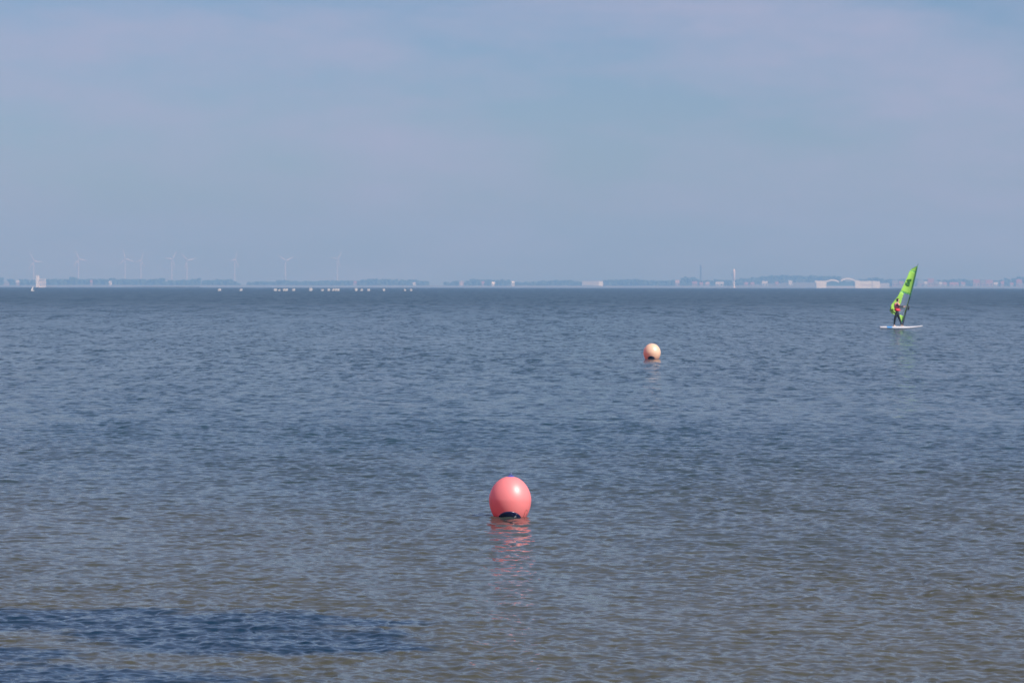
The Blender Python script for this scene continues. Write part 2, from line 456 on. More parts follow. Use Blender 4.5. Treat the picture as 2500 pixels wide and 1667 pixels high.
house("low pink walled house at the far left between two clumps of trees", 10.5, 21, 688, M_pink, M_greyroof)
house("pinkish house hard against the left of the clump beside the silo block", 39, 46, 684, M_pink, M_pale)
house("narrow pink house in the wood below the second wind turbine", 220, 225, 683, M_pink, M_red)
house("small white house in the wood left of the third wind turbine", 266, 272, 686, M_white, M_pale)
house("pink house left of the long wood right of the last turbine", 863, 870, 686, M_pink, M_red)
house("small white house in front of the wood right of the last turbine", 1008, 1014, 689, M_white, M_pale)
block("upright pale pink block standing in the gap of the woods", 1122, 1131, 686, mat("rose concrete", (0.68, 0.5, 0.48), .8, .05, .1), win=(2, 4), dep=12)
house("small pink house left of the bright white house in the middle of the shore", 1176, 1182, 687, M_pink, M_red)
house("bright small white house before the rounded wood", 1200.5, 1207.5, 688.5, M_white, M_white)
house("narrow tall white house standing alone in the gap right of the rounded wood", 1249.5, 1256, 687, M_white, M_white, gable=.2)
wh = block("big flat pale grey warehouse between two long woods", 1421, 1472, 686, M_pale, win=None, dep=40, cat="warehouse", name="warehouse")
bm = bmesh.new()
w_ = (at(1472, 686, SD + 66).x - at(1421, 686, SD + 66).x)
add_box(bm, w_ / 2 - 17, w_ / 2 - 0.5, -.6, 0.1, 0, 17.5); from_bm("bright_annex", bm, M_white, wh)
for i in range(6):
    bm = bmesh.new(); add_box(bm, -w_ / 2 + 4 + i * 7, -w_ / 2 + 8 + i * 7, -.2, 0.1, 0, 4.2); from_bm("loading_door", bm, M_glass, wh)
for (x0, x1, top, wl_, rf, lb) in (
    (1649, 1658, 684, M_pink, M_pink, "tall pink house at the left foot of the wooded knoll"),
    (1690, 1702, 687, M_pink, M_red, "red roofed house in front of the wooded knoll"),
    (1708, 1716, 689, M_pink, M_red, "red roofed house at the foot of the thin chimney"),
    (1722, 1732, 689, M_pink, M_pink, "dull pink house just right of the thin chimney"),
    (1747, 1766, 688, M_pale, M_pale, "long pale grey house left of the pale tower"),
    (1817, 1826, 689, M_pink, M_red, "first red roofed house right of the pale tower"),
    (1832, 1841, 689, M_pink, M_red, "second red roofed house right of the pale tower"),
    (1860, 1874, 686, M_pale, M_pale, "pale square house at the foot of the wooded hill"),
    (1893, 1900, 688, M_pink, M_red, "small reddish house between the pale square and narrow white houses"),
    (1925, 1934, 685, M_white, M_pale, "narrow white house left of the long white building")):
    house(lb, x0, x1, top, wl_, rf)

# thin chimney and the pale tower
def chimney():
    D = SD + 150; a = at(1710.5, 645, D); a.z -= BASE + 5
    root = empty("factory_chimney", (a.x, D, BASE + 5)); tag(root, "thin dark factory chimney standing above the trees left of the pale tower", "chimney")
    bm = bmesh.new(); add_lathe(bm, [(3.0, 0), (1.7, a.z - 5), (2.1, a.z - 5), (2.1, a.z - 3), (1.3, a.z - 3), (1.3, a.z - 8)], 18); from_bm("stack", bm, M_dark, root, True)
    bm = bmesh.new(); add_lathe(bm, [(2.1, a.z * .6), (3.2, a.z * .6), (3.2, a.z * .6 + 1), (2.1, a.z * .6 + 1)], 18); from_bm("platform", bm, M_dark, root)
chimney()
def tower():
    D = SD - 60; a = at(1791.5, 657, D); mz = at(1791.5, 685, D).z - BASE; a.z -= BASE
    root = empty("harbour_tower", (a.x, D, BASE)); tag(root, "slender pale pink harbour tower with a thicker upper half, rising at the water's edge", "tower")
    bm = bmesh.new(); add_lathe(bm, [(5, -1), (5, 6), (3.4, 7), (3.0, mz)], 20); from_bm("base", bm, M_concrete, root, True)
    bm = bmesh.new(); add_lathe(bm, [(3.0, mz), (4.6, mz + 1.5), (4.6, a.z - 8), (3.8, a.z - 5), (2.8, a.z - .5), (0, a.z)], 20); from_bm("shaft", bm, mat("pale rose paint", (0.80, 0.66, 0.64), .6, .04, .2), root, True)
    z = at(1785, 671, D).z - BASE
    bm = bmesh.new(); add_box(bm, -11.5, -4.2, -1, 1, z - 1.8, z + 1.8, .3); from_bm("side_platform", bm, M_teal, root)
tower()

# long white building with curved roofs
def white_building():
    D = SD - 30
    ZB = BASE + 1
    def X(p): return at(p, 700, D).x
    def Z(p, q): return at(p, q, D).z
    root = empty("white_hall", (X(2040), D, ZB)); tag(root, "long white building with two curved roofs over green glass, left of the windsurfer's sail", "building")
    o = Vector((X(2040), D, ZB))
    def bx(bm, p0, p1, q, y0, y1, zb=-4): add_box(bm, X(p0) - o.x, X(p1) - o.x, y0, y1, zb, Z(p0, q) - ZB)
    bm = bmesh.new(); bx(bm, 1993, 2017, 685.5, 0, 30); bx(bm, 1990, 1993, 685, -2, 30, 21); from_bm("left_wing", bm, M_white, root)
    bm = bmesh.new(); bx(bm, 2017.2, 2086.5, 688, 3, 30); from_bm("glass_hall", bm, M_teal, root)
    bm = bmesh.new(); bx(bm, 2017.2, 2086.5, 698, 1, 3); from_bm("plinth", bm, M_pale, root)
    for p0, p1, q0, q1 in ((2017.5, 2048, 687, 682), (2053, 2087, 684, 678.5)):
        bm = bmesh.new(); n = 12; top = []; bot = []
        for y in (0, 26):
            t_, b_ = [], []
            for i in range(n + 1):
                u = i / n; p = p0 + (p1 - p0) * u
                q = q0 - (q0 - q1) * math.sin(math.pi * min(u * 1.0, 1)) ** .7
                t_.append(bm.verts.new((X(p) - o.x, y, Z(p, q) - ZB))); b_.append(bm.verts.new((X(p) - o.x, y, Z(p, q + 3.6) - ZB)))
            top.append(t_); bot.append(b_)
        for i in range(n):
            bm.faces.new((top[0][i], top[0][i+1], top[1][i+1], top[1][i])); bm.faces.new((bot[0][i], bot[1][i], bot[1][i+1], bot[0][i+1]))
            bm.faces.new((bot[0][i], bot[0][i+1], top[0][i+1], top[0][i])); bm.faces.new((bot[1][i], top[1][i], top[1][i+1], bot[1][i+1]))
        from_bm("curved_roof", bm, M_white, root)
    bm = bmesh.new(); bx(bm, 2087, 2098, 684.5, -1, 30); from_bm("centre_block", bm, M_white, root)
    bm = bmesh.new(); bx(bm, 2098.5, 2130, 686, 1, 30); w_ = from_bm("right_wing", bm, M_white, root)
    bm = bmesh.new(); bx(bm, 2100, 2129, 694, .7, 1, Z(2100, 697.2) - ZB); from_bm("window_band", bm, M_concrete, w_)
    bm = bmesh.new(); bx(bm, 2130, 2147.5, 686.5, -1, 30); from_bm("end_block", bm, M_white, root)
    bm = bmesh.new(); bx(bm, 2147.8, 2171, 691, 2, 20); from_bm("low_annex", bm, M_pale, root)
white_building()

# town at the right
town = [(2178, 2192, 684, 0), (2195, 2206, 686, 1), (2240, 2254, 684, 0), (2256, 2264, 687, 2), (2265, 2279, 680, 1), (2281, 2290, 686, 0),
        (2292, 2300, 688, 2), (2302, 2312, 689, 3), (2318, 2340, 689, 1), (2346, 2356, 688, 3), (2376, 2392, 682, 1), (2394, 2404, 684, 0), (2406, 2424, 683, 1),
        (2426, 2436, 689, 2), (2443, 2451, 686, 1), (2466, 2474, 690, 3), (2481, 2495, 682, 1), (2486, 2499, 692, 0)]
tl = ["pink house with a grey roof between the white building and the sail", "small red roofed house directly left of the sail",
      "pink house with a grey roof directly right of the sail", "small pale house second right of the sail",
      "tall red roofed house, the highest near the right of the sail", "grey roofed pink house right of the highest red roofed house",
      "small pale house between two pink houses right of the sail", "low pale house with a red roof in the gap of the trees",
      "broad low red roofed house in the middle of the right hand town", "low pale red roofed house beside the dark clump in the town",
      "tall red roofed house left of the middle of the right hand group", "tall pink grey roofed house between two tall red roofed houses",
      "broad tall red roofed house in the right hand group", "low pale house in the dip of the right hand group",
      "narrow red roofed house left of the dark trees near the right edge", "low pale house in front of the dark trees near the right edge",
      "high red roofed house behind a low one at the right edge", "low front pink house at the right edge of the town"]
for i, (a_, b_, t_, k_) in enumerate(town):
    house(tl[i], a_, b_, t_, (M_pink, M_pink, M_pale, M_pale)[k_], (M_greyroof, M_red, M_pale, M_red)[k_], D=SD + 72 + (i % 3) * 20 if t_ < 691 else SD + 50,
          group="houses of the town on the right shore", gable=.5)

# low breakwater
def breakwater():
    rnd = random.Random(2); bm = bmesh.new(); D = 5200; z0 = sea(D)
    a = at(300, 703, D).x; b = at(487, 703, D).x; n = 60
    rows = []
    for i in range(n + 1):
        x = a + (b - a) * i / n; h = z0 + 1.5 * min(1, i / 25 + .25) + rnd.uniform(-.2, .2)
        rows.append([bm.verts.new(p) for p in ((x, D - 4, z0 - .5), (x, D - 1.4 + rnd.uniform(-.3, .3), h), (x, D + 1.4, h + rnd.uniform(-.2, .2)), (x, D + 4, z0 - .5))])
    for p, q in zip(rows, rows[1:]):
        for k in range(3): bm.faces.new((p[k], q[k], q[k+1], p[k+1]))
    bm.faces.new(rows[0]); bm.faces.new(rows[-1][::-1])
    o = from_bm("breakwater", bm, mat("wet dark stone", (0.06, 0.065, 0.07), .7, .3, .3))
    tag(o, "long low dark stone breakwater lying on the water line below the wind turbines", "breakwater")
breakwater()

# ------------------------------------------------------------------ wind turbines
M_turb = mat("turbine white paint", (0.48, 0.45, 0.52), 0.5, 0.03, 0.1)
def make_turbine(hub_z):
    root = empty("wind_turbine")
    bm = bmesh.new(); add_lathe(bm, [(3.2, 0), (3.1, 10), (2.0, hub_z - 1.8)], 20); from_bm("tower", bm, M_turb, root, True)
    bm = bmesh.new(); add_box(bm, -2, 2, -3.5, 7.5, hub_z - 1.9, hub_z + 2.1, .5); from_bm("nacelle", bm, M_turb, root)
    bm = bmesh.new(); add_lathe(bm, [(0, 3.0), (1.1, 2.5), (1.9, 1.0), (2.0, 0), (0, 0)], 18)
    bmesh.ops.rotate(bm, verts=bm.verts, cent=(0, 0, 0), matrix=Matrix.Rotation(R(90), 3, 'X'))
    h = from_bm("hub", bm, M_turb, root, True); h.location = (0, -3.6, hub_z)
    for k in range(3):
        bm = bmesh.new()
        st = [(1.5, 1.2, 1.1), (4, 1.4, 1.1), (9, 2.9, .8), (16, 2.6, .6), (27, 1.8, .36), (38, 1.1, .2), (44, .3, .07)]
        rings = []
        for x, c, t in st:
            rings.append([bm.verts.new((x, y, z)) for y, z in ((0, c), (-t, c * .3), (-t * .6, -c * .5), (0, -c), (t * .5, -c * .3), (t * .5, c * .4))])
        for a, b in zip(rings, rings[1:]):
            for i in range(6): bm.faces.new((a[i], a[(i + 1) % 6], b[(i + 1) % 6], b[i]))
        bm.faces.new(rings[0][::-1]); bm.faces.new(rings[-1])
        bl = from_bm("blade", bm, M_turb, root, True); bl.location = (0, -5.0, hub_z)
    return root
def copy_tree(o, parent=None):
    c = o.copy(); col.objects.link(c); c.parent = parent
    for ch in list(o.children): copy_tree(ch, c)
    return c
turb = [(82, 638, -5, "leftmost wind turbine, above the white silo block", 0.5),
        (191, 633, -9, "second wind turbine from the left, above a small tree bump", 0.6),
        (304.8, 632, -17, "third wind turbine from the left with one blade pointing right", 0.4),
        (343.5, 636, -52, "shorter fourth wind turbine close right of the third", 1.15),
        (419, 632.6, -66, "left one of the close pair of turbines, one blade hanging right of its tower", 0.9),
        (456, 636, 12, "right one of the close pair of turbines, one blade pointing right", 0.5),
        (572.5, 634, -52, "lone wind turbine above the end of the even topped wood", 1.05),
        (696.3, 637, 24, "faint wind turbine, second from the right, with a raised blade", 0.5),
        (822.5, 632.6, -68, "rightmost wind turbine, right of all the others", 0.8)]
TD = 12500.0
HUB = 125.0
proto = make_turbine(HUB)
tree_copy = [copy_tree(proto) for _ in turb[1:]]
for i, (px, py, ph, lb, yaw) in enumerate(turb):
    o = proto if i == 0 else tree_copy[i - 1]
    p = at(px, py, TD)
    o.location = (p.x, TD, p.z - HUB); o.rotation_euler = (0, 0, yaw)
    tag(o, lb, "wind turbine", "wind turbines on the far shore")
    j = 0
    for ch in o.children:
        if ch.name.startswith("blade"):
            ch.rotation_euler = (0, -R(ph + 120 * j), 0); j += 1

# ------------------------------------------------------------------ small white boats far out
M_boat = mat("white gelcoat", (0.52, 0.50, 0.50), 0.35, 0.03, 2)
M_boatg = mat("grey canvas", (0.30, 0.32, 0.36), 0.8, 0.1, 2)
def make_boat():
    root = empty("motorboat")
    bm = bmesh.new(); n = 9; rows = []
    for i in range(n):
        t = i / (n - 1); yy = -2.3 + 4.6 * t
        w = .98 * (1 - max(0, (abs(t - .55) - .15) / .62) ** 2.2) if t < .55 else .98 * (1 - (max(0, t - .5) / .5) ** 2.5 * .97)
        zt = .72 + .28 * t * t
        rows.append([bm.verts.new(p) for p in ((-w, yy, zt), (-w * .82, yy, .05), (0, yy, -.25), (w * .82, yy, .05), (w, yy, zt))])
    for a, b in zip(rows, rows[1:]):
        for k in range(4): bm.faces.new((a[k], a[k+1], b[k+1], b[k]))
        bm.faces.new((a[4], a[0], b[0], b[4]))
    bm.faces.new(rows[0]); bm.faces.new(rows[-1][::-1])
    from_bm("hull", bm, M_boat, root, False)
    bm = bmesh.new(); add_box(bm, -.72, .72, -1.1, 1.0, .7, 1.55, .12); c = from_bm("cabin", bm, M_boat, root)
    bm = bmesh.new(); add_box(bm, -.55, .55, -1.13, -1.09, 1.1, 1.42); from_bm("windscreen", bm, M_boatg, c)
    return root
boats = [(536, 2.2, 1.0, "lone small white boat, first of the row, left of all but the sailing boat"),
         (588.5, 1.7, .9, "small white boat just right of the seventh wind turbine's foot"),
         (672, 2.5, 1.0, "small white boat left of the eighth wind turbine's foot, first of a cluster of three"),
         (682, 1.3, .7, "faintest of the boats, between two brighter ones left of the eighth turbine's foot"),
         (693.6, 1.9, 1.0, "left one of a touching pair of white boats below the eighth turbine"),
         (699.6, 1.9, 1.0, "right one of a touching pair of white boats below the eighth turbine"),
         (717, 1.9, 1.0, "white boat alone right of the touching pair below the eighth turbine"),
         (758.5, 2.6, 1.25, "brightest and largest white boat, midway between the last two turbines"),
         (787.5, 1.5, .8, "small dim boat between the brightest boat and the string of four"),
         (802.5, 2.0, 1.0, "first boat of the string left of the last turbine's foot"),
         (814, 1.7, 1.0, "second boat of the string, just left of the last turbine's foot"),
         (820.5, 1.7, 1.05, "boat directly below the last turbine's tower"),
         (826, 1.7, 1.05, "boat touching the right of the one below the last turbine's tower"),
         (869, 2.3, 1.2, "bright white boat, first right of the last turbine, below a pink house"),
         (883, 1.4, .9, "small dim boat just right of the bright one near the pink house"),
         (900, 2.0, .95, "white boat, third right of the last turbine"),
         (937, 1.9, 1.0, "lone white boat, fourth right of the last turbine"),
         (988, 1.6, .8, "left one of the last two boats of the row, near the small white house"),
         (1003.5, 1.8, .9, "last boat of the row at its right end, below the small white house")]
bp = make_boat()
bcopies = [copy_tree(bp) for _ in boats[1:]]
for i, (px, w, s, lb) in enumerate(boats):
    o = bp if i == 0 else bcopies[i - 1]
    D = sea_dist(px, 710.3)
    w *= .74; s *= .76
    o.location = ((px - 1250) / F * D, D, sea(D)); o.scale = (w / 1.96, 1, s); o.rotation_euler = (0, 0, random.uniform(-.12, .12))
    tag(o, lb, "boat", "small white boats on the far water")
def sailboat():
    px = 79.5; D = sea_dist(px, 710.6)
    root = empty("sailing_dinghy", ((px - 1250) / F * D, D, sea(D))); root.scale = (.9, .9, .9); tag(root, "tiny white sailing dinghy just left of and below the silo block", "boat")
    bm = bmesh.new(); add_box(bm, -.6, .6, -1.8, 1.8, -.1, .4, .1); from_bm("hull", bm, M_boat, root)
    bm = bmesh.new(); add_tube(bm, [(0.15, 0, .3), (.35, 0, 2.7)], .04, 8); from_bm("mast", bm, M_boat, root)
    bm = bmesh.new(); v = [bm.verts.new(p) for p in ((-.8, -.3, .5), (.15, 0, .5), (.33, 0, 2.6), (-.8, -.26, .5), (.15, .04, .5), (.33, .04, 2.6))]
    for q in ((0, 1, 2), (3, 5, 4), (0, 3, 4, 1), (1, 4, 5, 2), (2, 5, 3, 0)): bm.faces.new([v[k] for k in q])
    from_bm("sail", bm, M_boat, root)
sailboat()

# ------------------------------------------------------------------ buoys
def buoy(name, label, loc, Rw, up, dn, zc, body_m, end_m, cap_dir, cap_ang, scl, tip=True, marks=True, rz=0.0):
    """Rw widest radius, up/dn vertical half axes above/below zc (height of the widest ring above the water)"""
    root = empty(name, loc, rz); tag(root, label, "buoy"); root.scale = (scl,) * 3
    def surf(d, k=1.0):
        d = d.normalized()
        # egg: scale z differently above and below, slightly pointed top
        vz = up if d.z > 0 else dn
        lat = math.asin(max(-1, min(1, d.z)))
        rad = Rw * math.cos(lat)
        if d.z > 0: rad *= 1 - 0.035 * math.sin(2 * lat)
        h = math.hypot(d.x, d.y) or 1e-9
        p = Vector((d.x / h * rad, d.y / h * rad, vz * math.sin(lat)))
        return p * k + Vector((0, 0, zc))
    bm = bmesh.new(); seg, rings = 96, 64; grid = []
    for i in range(1, rings):
        lat = -math.pi / 2 + math.pi * i / rings
        grid.append([bm.verts.new(surf(Vector((math.cos(lat) * math.cos(2 * math.pi * j / seg), math.cos(lat) * math.sin(2 * math.pi * j / seg), math.sin(lat))))) for j in range(seg)])
    for a, b in zip(grid, grid[1:]):
        for j in range(seg): bm.faces.new((a[j], a[(j+1) % seg], b[(j+1) % seg], b[j]))
    s = bm.verts.new(surf(Vector((0, 0, -1)))); n = bm.verts.new(surf(Vector((0, 0, 1))))
    for j in range(seg):
        bm.faces.new((s, grid[0][(j+1) % seg], grid[0][j])); bm.faces.new((n, grid[-1][j], grid[-1][(j+1) % seg]))
    from_bm("float", bm, body_m, root, True)
    # navy end moulding
    c = Vector(cap_dir).normalized(); u = c.cross(Vector((1, 0, 0))).normalized(); v = c.cross(u)
    bm = bmesh.new(); prev = None
    prof = [(0, 1.03), (.3, 1.03), (.6, 1.028), (.85, 1.024), (.95, 1.018), (1.0, 1.006), (1.0, .985)]
    for f, k in prof:
        if f == 0: ring = [bm.verts.new(surf(c, k))]
        else: ring = [bm.verts.new(surf(c * math.cos(f * cap_ang) + (u * math.cos(t) + v * math.sin(t)) * math.sin(f * cap_ang), k)) for t in [2 * math.pi * q / 64 for q in range(64)]]
        if prev:
            for q in range(64):
                q2 = (q + 1) % 64
                if len(prev) == 1: bm.faces.new((prev[0], ring[q], ring[q2]))
                else: bm.faces.new((prev[q], ring[q], ring[q2], prev[q2]))
        prev = ring
    e = from_bm("end_cap", bm, end_m, root, True)
    if tip:
        top = surf(Vector((0, 0, 1)))
        bm = bmesh.new(); add_lathe(bm, [(.042, -.008), (.036, .003), (.018, .009), (0, .010)], 28, (top.x + .005, 0, top.z)); t = from_bm("rope_eye_base", bm, M_eye, root, True)
        bm = bmesh.new(); pts = [(top.x + .005 + .012 * math.cos(a), 0, top.z + .020 + .011 * math.sin(a)) for a in [2 * math.pi * q / 20 for q in range(21)]]
        add_tube(bm, pts, .0042, 8, False); from_bm("rope_eye", bm, M_eye, root, True)
    if marks:
        def stroke(pts_ll, w, nm="lettering"):
            bm = bmesh.new(); L = []; Rr = []
            P = [surf(Vector((math.cos(la) * math.sin(lo), -math.cos(la) * math.cos(lo), math.sin(la))), 1.004) for lo, la in pts_ll]
            for i, p in enumerate(P):
                d = (P[min(i+1, len(P)-1)] - P[max(i-1, 0)]).normalized(); nn = (p - Vector((0, 0, zc))).normalized(); sd = d.cross(nn).normalized() * w
                L.append(bm.verts.new(p + sd)); Rr.append(bm.verts.new(p - sd))
            for i in range(len(P) - 1): bm.faces.new((L[i], L[i+1], Rr[i+1], Rr[i]))
            from_bm(nm, bm, M_ink, root)
        r = R
        # a small curved character on the right flank, and more of the ring of print turning out of sight
        stroke([(r(56 + 5.5 * math.cos(a)), r(-27 + 6.5 * math.sin(a))) for a in [r(20 + 24 * q) for q in range(10)]], .0020)
        stroke([(r(51), r(-33)), (r(53), r(-37))], .0026)
        stroke([(r(68), r(-27)), (r(66), r(-34)), (r(72), r(-37))], .0018)
        stroke([(r(80), r(-24)), (r(79), r(-34))], .0035)
        stroke([(r(-80), r(-24)), (r(-80), r(-36))], .0045)
        stroke([(r(-62), r(-36)), (r(-60), r(-39))], .0012)
    return root
M_eye = mat("translucent blue vinyl", (0.06, 0.07, 0.30), 0.3, 0.1, 20, coat=.3)
M_ink = mat("dark printed ink", (0.08, 0.02, 0.015), 0.5, 0.2, 60)
def inflate(m, glow, f):
    # thin inflated vinyl: daylight passes through the shell and glows out of the shaded side
    nt = m.node_tree; b = nt.nodes['Principled BSDF']; out = nt.nodes['Material Output']
    t = nt.nodes.new('ShaderNodeBsdfTranslucent'); t.inputs['Color'].default_value = (*glow, 1)
    mx = nt.nodes.new('ShaderNodeMixShader'); mx.inputs[0].default_value = f
    nt.links.new(b.outputs[0], mx.inputs[1]); nt.links.new(t.outputs[0], mx.inputs[2]); nt.links.new(mx.outputs[0], out.inputs['Surface'])
M_navy = mat("navy vinyl end", (0.010, 0.014, 0.055), 0.22, 0.35, 25, coat=.4)
M_buoy = mat("coral red vinyl", (1.0, 0.315, 0.32), 0.5, 0.03, 6, spec=.8, coat=.9, coat_rough=.40)
M_buoy2 = mat("orange vinyl", (1.0, 0.77, 0.55), 0.42, 0.05, 6, spec=.7, coat=.6, coat_rough=.3)
inflate(M_buoy, (1.0, 0.06, 0.05), 0.38); inflate(M_buoy2, (1.0, 0.26, 0.10), 0.42)
D1 = H * F / (1261.2 - HOR0)
buoy("mooring_buoy", "large coral red ball buoy with a navy patch at the water in the foreground", ((1246 - 1250) / F * D1, D1, 0),
     .2335, .252, .305, .193, M_buoy, M_navy, (-0.02, -math.cos(R(57)), -math.sin(R(57))), R(34), 221.0 * D1 / F)
h2 = HOR0 + TILT * 342
D2 = H * F / (876.5 - h2)
buoy("mooring_buoy", "smaller pale orange ball buoy farther out, between the red buoy and the windsurfer", ((1592 - 1250) / F * D2, D2, 0),
     .305, .315, .34, .235, M_buoy2, M_navy, (-0.12, -math.cos(R(46)), -math.sin(R(46))), R(25), 69.4 * D2 / F, tip=False, marks=False)

# ------------------------------------------------------------------ windsurfer
hs = HOR0 + TILT * (2200.3 - 1250)
DS = H * F / (803.5 - hs)
S = 1 / 39.5; K = 39.5 * DS / F                                   # metres per photograph pixel there
def L(zx, zy, y=0.0):                        # from the enlarged crop to local metres
    return Vector(((2130 + zx / 8.25 - 2200.3) * S, y, (803.5 + 1.0 - (630 + zy / 8.25)) * S))
ORG = Vector(((2200.3 - 1250) / F * DS, DS, 0))
M_hull = mat("white board laminate", (0.46, 0.45, 0.49), 0.35, 0.03, 3)
M_blue = mat("blue deck paint", (0.06, 0.22, 0.48), 0.4, 0.08, 3)
M_pad = mat("pale grey deck pad", (0.55, 0.57, 0.60), 0.85, 0.1, 12)
M_sail = mat("lime green sail film", (0.36, 0.68, 0.11), 0.45, 0.06, 1.5)
M_seam = mat("green seam tape", (0.08, 0.48, 0.12), 0.5, 0.08, 5)
M_emb = mat("dark green print", (0.035, 0.16, 0.035), 0.5, 0.1, 6)
M_sleeve = mat("dark green luff sleeve", (0.04, 0.15, 0.10), 0.6, 0.1, 4)
M_mast = mat("black carbon", (0.03, 0.035, 0.04), 0.4, 0.1, 10)
M_film = bpy.data.materials.new("clear sail film"); M_film.use_nodes = True
fb = M_film.node_tree.nodes['Principled BSDF']; fb.inputs['Base Color'].default_value = (0.34, 0.42, 0.52, 1)
fb.inputs['Alpha'].default_value = 0.22; fb.inputs['Roughness'].default_value = 0.25

wroot = empty("windsurf_board", ORG); wroot.scale = (K,) * 3
tag(wroot, "white windsurf board with a blue band and a lime green sail", "windsurf board")
# hull
bm = bmesh.new(); rows = []; n = 30
for i in range(n + 1):
    t = i / n; x = -1.33 + 2.64 * t
    w = .36 * (math.sin(math.pi * (0.16 + .84 * t) ** 0.9) ** .55 if t < .98 else .12)
    if t > .999: w = .02
    rock = .14 * max(0, (t - .55) / .45) ** 2 + .02 * max(0, (.25 - t) / .25)
    zb = .035 + rock; zt = zb + .14 * (1 - .55 * max(0, (t - .6) / .4)) * (0.75 + .25 * min(1, t * 6))
    rows.append([bm.verts.new(p) for p in ((x, -w, zb + .045), (x, -w * .8, zb), (x, w * .8, zb), (x, w, zb + .045), (x, w * .78, zt), (x, -w * .78, zt))])
for a, b in zip(rows, rows[1:]):
    for k in range(6): bm.faces.new((a[k], a[(k+1) % 6], b[(k+1) % 6], b[k]))
bm.faces.new(rows[0][::-1]); bm.faces.new(rows[-1])
hull = from_bm("hull", bm, M_hull, wroot, False)
def band(x0, x1, m, nm, off=.004, top_only=False):
    bm = bmesh.new(); rws = []
    for i in range(9):
        x = x0 + (x1 - x0) * i / 8; t = (x + 1.33) / 2.64
        w = .36 * (math.sin(math.pi * (0.16 + .84 * t) ** 0.9) ** .55); rock = .14 * max(0, (t - .55) / .45) ** 2 + .02 * max(0, (.25 - t) / .25)
        zb = .035 + rock; zt = zb + .14 * (1 - .55 * max(0, (t - .6) / .4)) * (0.75 + .25 * min(1, t * 6))
        pts = ((x, -w - off, zb + .045), (x, -w * .78 - off, zt + off), (x, w * .78 + off, zt + off), (x, w + off, zb + .045))
        if top_only: pts = ((x, -w * .6, zt + .002), (x, -w * .6, zt + .008), (x, w * .6, zt + .008), (x, w * .6, zt + .002))
        rws.append([bm.verts.new(p) for p in pts])
    for a, b in zip(rws, rws[1:]):
        for k in range(3): bm.faces.new((a[k], a[k+1], b[k+1], b[k]))
    return from_bm(nm, bm, m, wroot)
band(-.92, -.60, M_blue, "blue_band"); band(-.57, .30, M_pad, "deck_pad", top_only=True)
for xx in (-.5, -.12):
    bm = bmesh.new(); add_tube(bm, [(xx, -.16, .165), (xx + .02, -.12, .215), (xx + .03, 0, .235), (xx + .02, .1, .215), (xx, .14, .165)], .012, 8); from_bm("foot_strap", bm, M_mast, wroot, True)
# mast
tip = L(928, 118, .28); mpts = [L(604, 1385, .05), L(640, 1240, .14), L(690, 1060, .22), L(735, 900, .25), L(783, 740, .27), L(828, 560, .28), L(868, 390, .28), L(900, 250, .28), tip]
bm = bmesh.new(); add_tube(bm, mpts, [.030, .028, .027, .026, .025, .022, .02, .018, .015], 12); from_bm("mast", bm, M_mast, wroot, True)
bm = bmesh.new(); add_lathe(bm, [(.07, 0), (.06, .03), (.03, .05), (.03, .11), (0, .11)], 16, (mpts[0].x, mpts[0].y, .15)); from_bm("mast_foot", bm, M_mast, wroot, True)
# sail grid
srows = [((607, 1312), (592, 1300)), ((640, 1200), (520, 1185)), ((660, 1130), (400, 1125)), ((683, 1060), (358, 1066)), ((722, 935), (400, 940)),
         ((748, 850), (462, 860)), ((775, 760), (527, 775)), ((808, 640), (588, 655)), ((845, 490), (655, 515)), ((870, 380), (710, 395)),
         ((893, 280), (752, 285)), ((903, 225), (785, 235)), ((912, 190), (850, 195)), ((918, 165), (905, 168))]
nr, nc = 90, 22
def sail_pt(s, u):
    f = s * (len(srows) - 1); i = min(int(f), len(srows) - 2); t = f - i
    lu = Vector(srows[i][0]).lerp(Vector(srows[i+1][0]), t); le = Vector(srows[i][1]).lerp(Vector(srows[i+1][1]), t)
    p = lu.lerp(le, u); chord = abs(le.x - lu.x) / 326.0
    y = .28 - .10 * (1 - s) ** 2 + .14 * chord * math.sin(math.pi * min(1, u * 1.0)) ** .8 + .10 * u * chord
    return p, L(p.x, p.y, y)
def wline(y): return float(np.interp(y, [700, 740, 860, 1000, 1100, 1160], [645, 640, 602, 560, 535, 560]))
gv = [[sail_pt(i / nr, j / nc) for j in range(nc + 1)] for i in range(nr + 1)]
cells = {"panel": [], "window": [], "seam": []}
for i in range(nr):
    for j in range(nc):
        c = (gv[i][j][0] + gv[i+1][j+1][0]) / 2
        top_line = 712 + (c.x - 650) * .33; bot_line = 1150 + (c.x - 560) * .4
        k = "panel"
        if top_line < c.y < bot_line and c.x > wline(c.y) and j > 0: k = "window"
        elif abs(c.y - (top_line - 8)) < 9 or abs(c.y - (262 + (c.x - 790) * .38)) < 8 or (c.y > 1270): k = "seam"
        cells[k].append((i, j))
def cell_mesh(lst, nm, m, parent):
    bm = bmesh.new(); vmap = {}
    def V(i, j, s):
        if (i, j, s) not in vmap: vmap[(i, j, s)] = bm.verts.new(gv[i][j][1] + Vector((0, s, 0)))
        return vmap[(i, j, s)]
    for i, j in lst: bm.faces.new((V(i, j, 0), V(i, j+1, 0), V(i+1, j+1, 0), V(i+1, j, 0)))
    o = from_bm(nm, bm, m, parent, True)
    md = o.modifiers.new("thickness", 'SOLIDIFY'); md.thickness = .004; md.offset = 0
    return o
sail = cell_mesh(cells["panel"], "sail", M_sail, wroot)
cell_mesh(cells["window"], "clear_window", M_film, sail)
cell_mesh(cells["seam"], "seam_band", M_seam, sail)
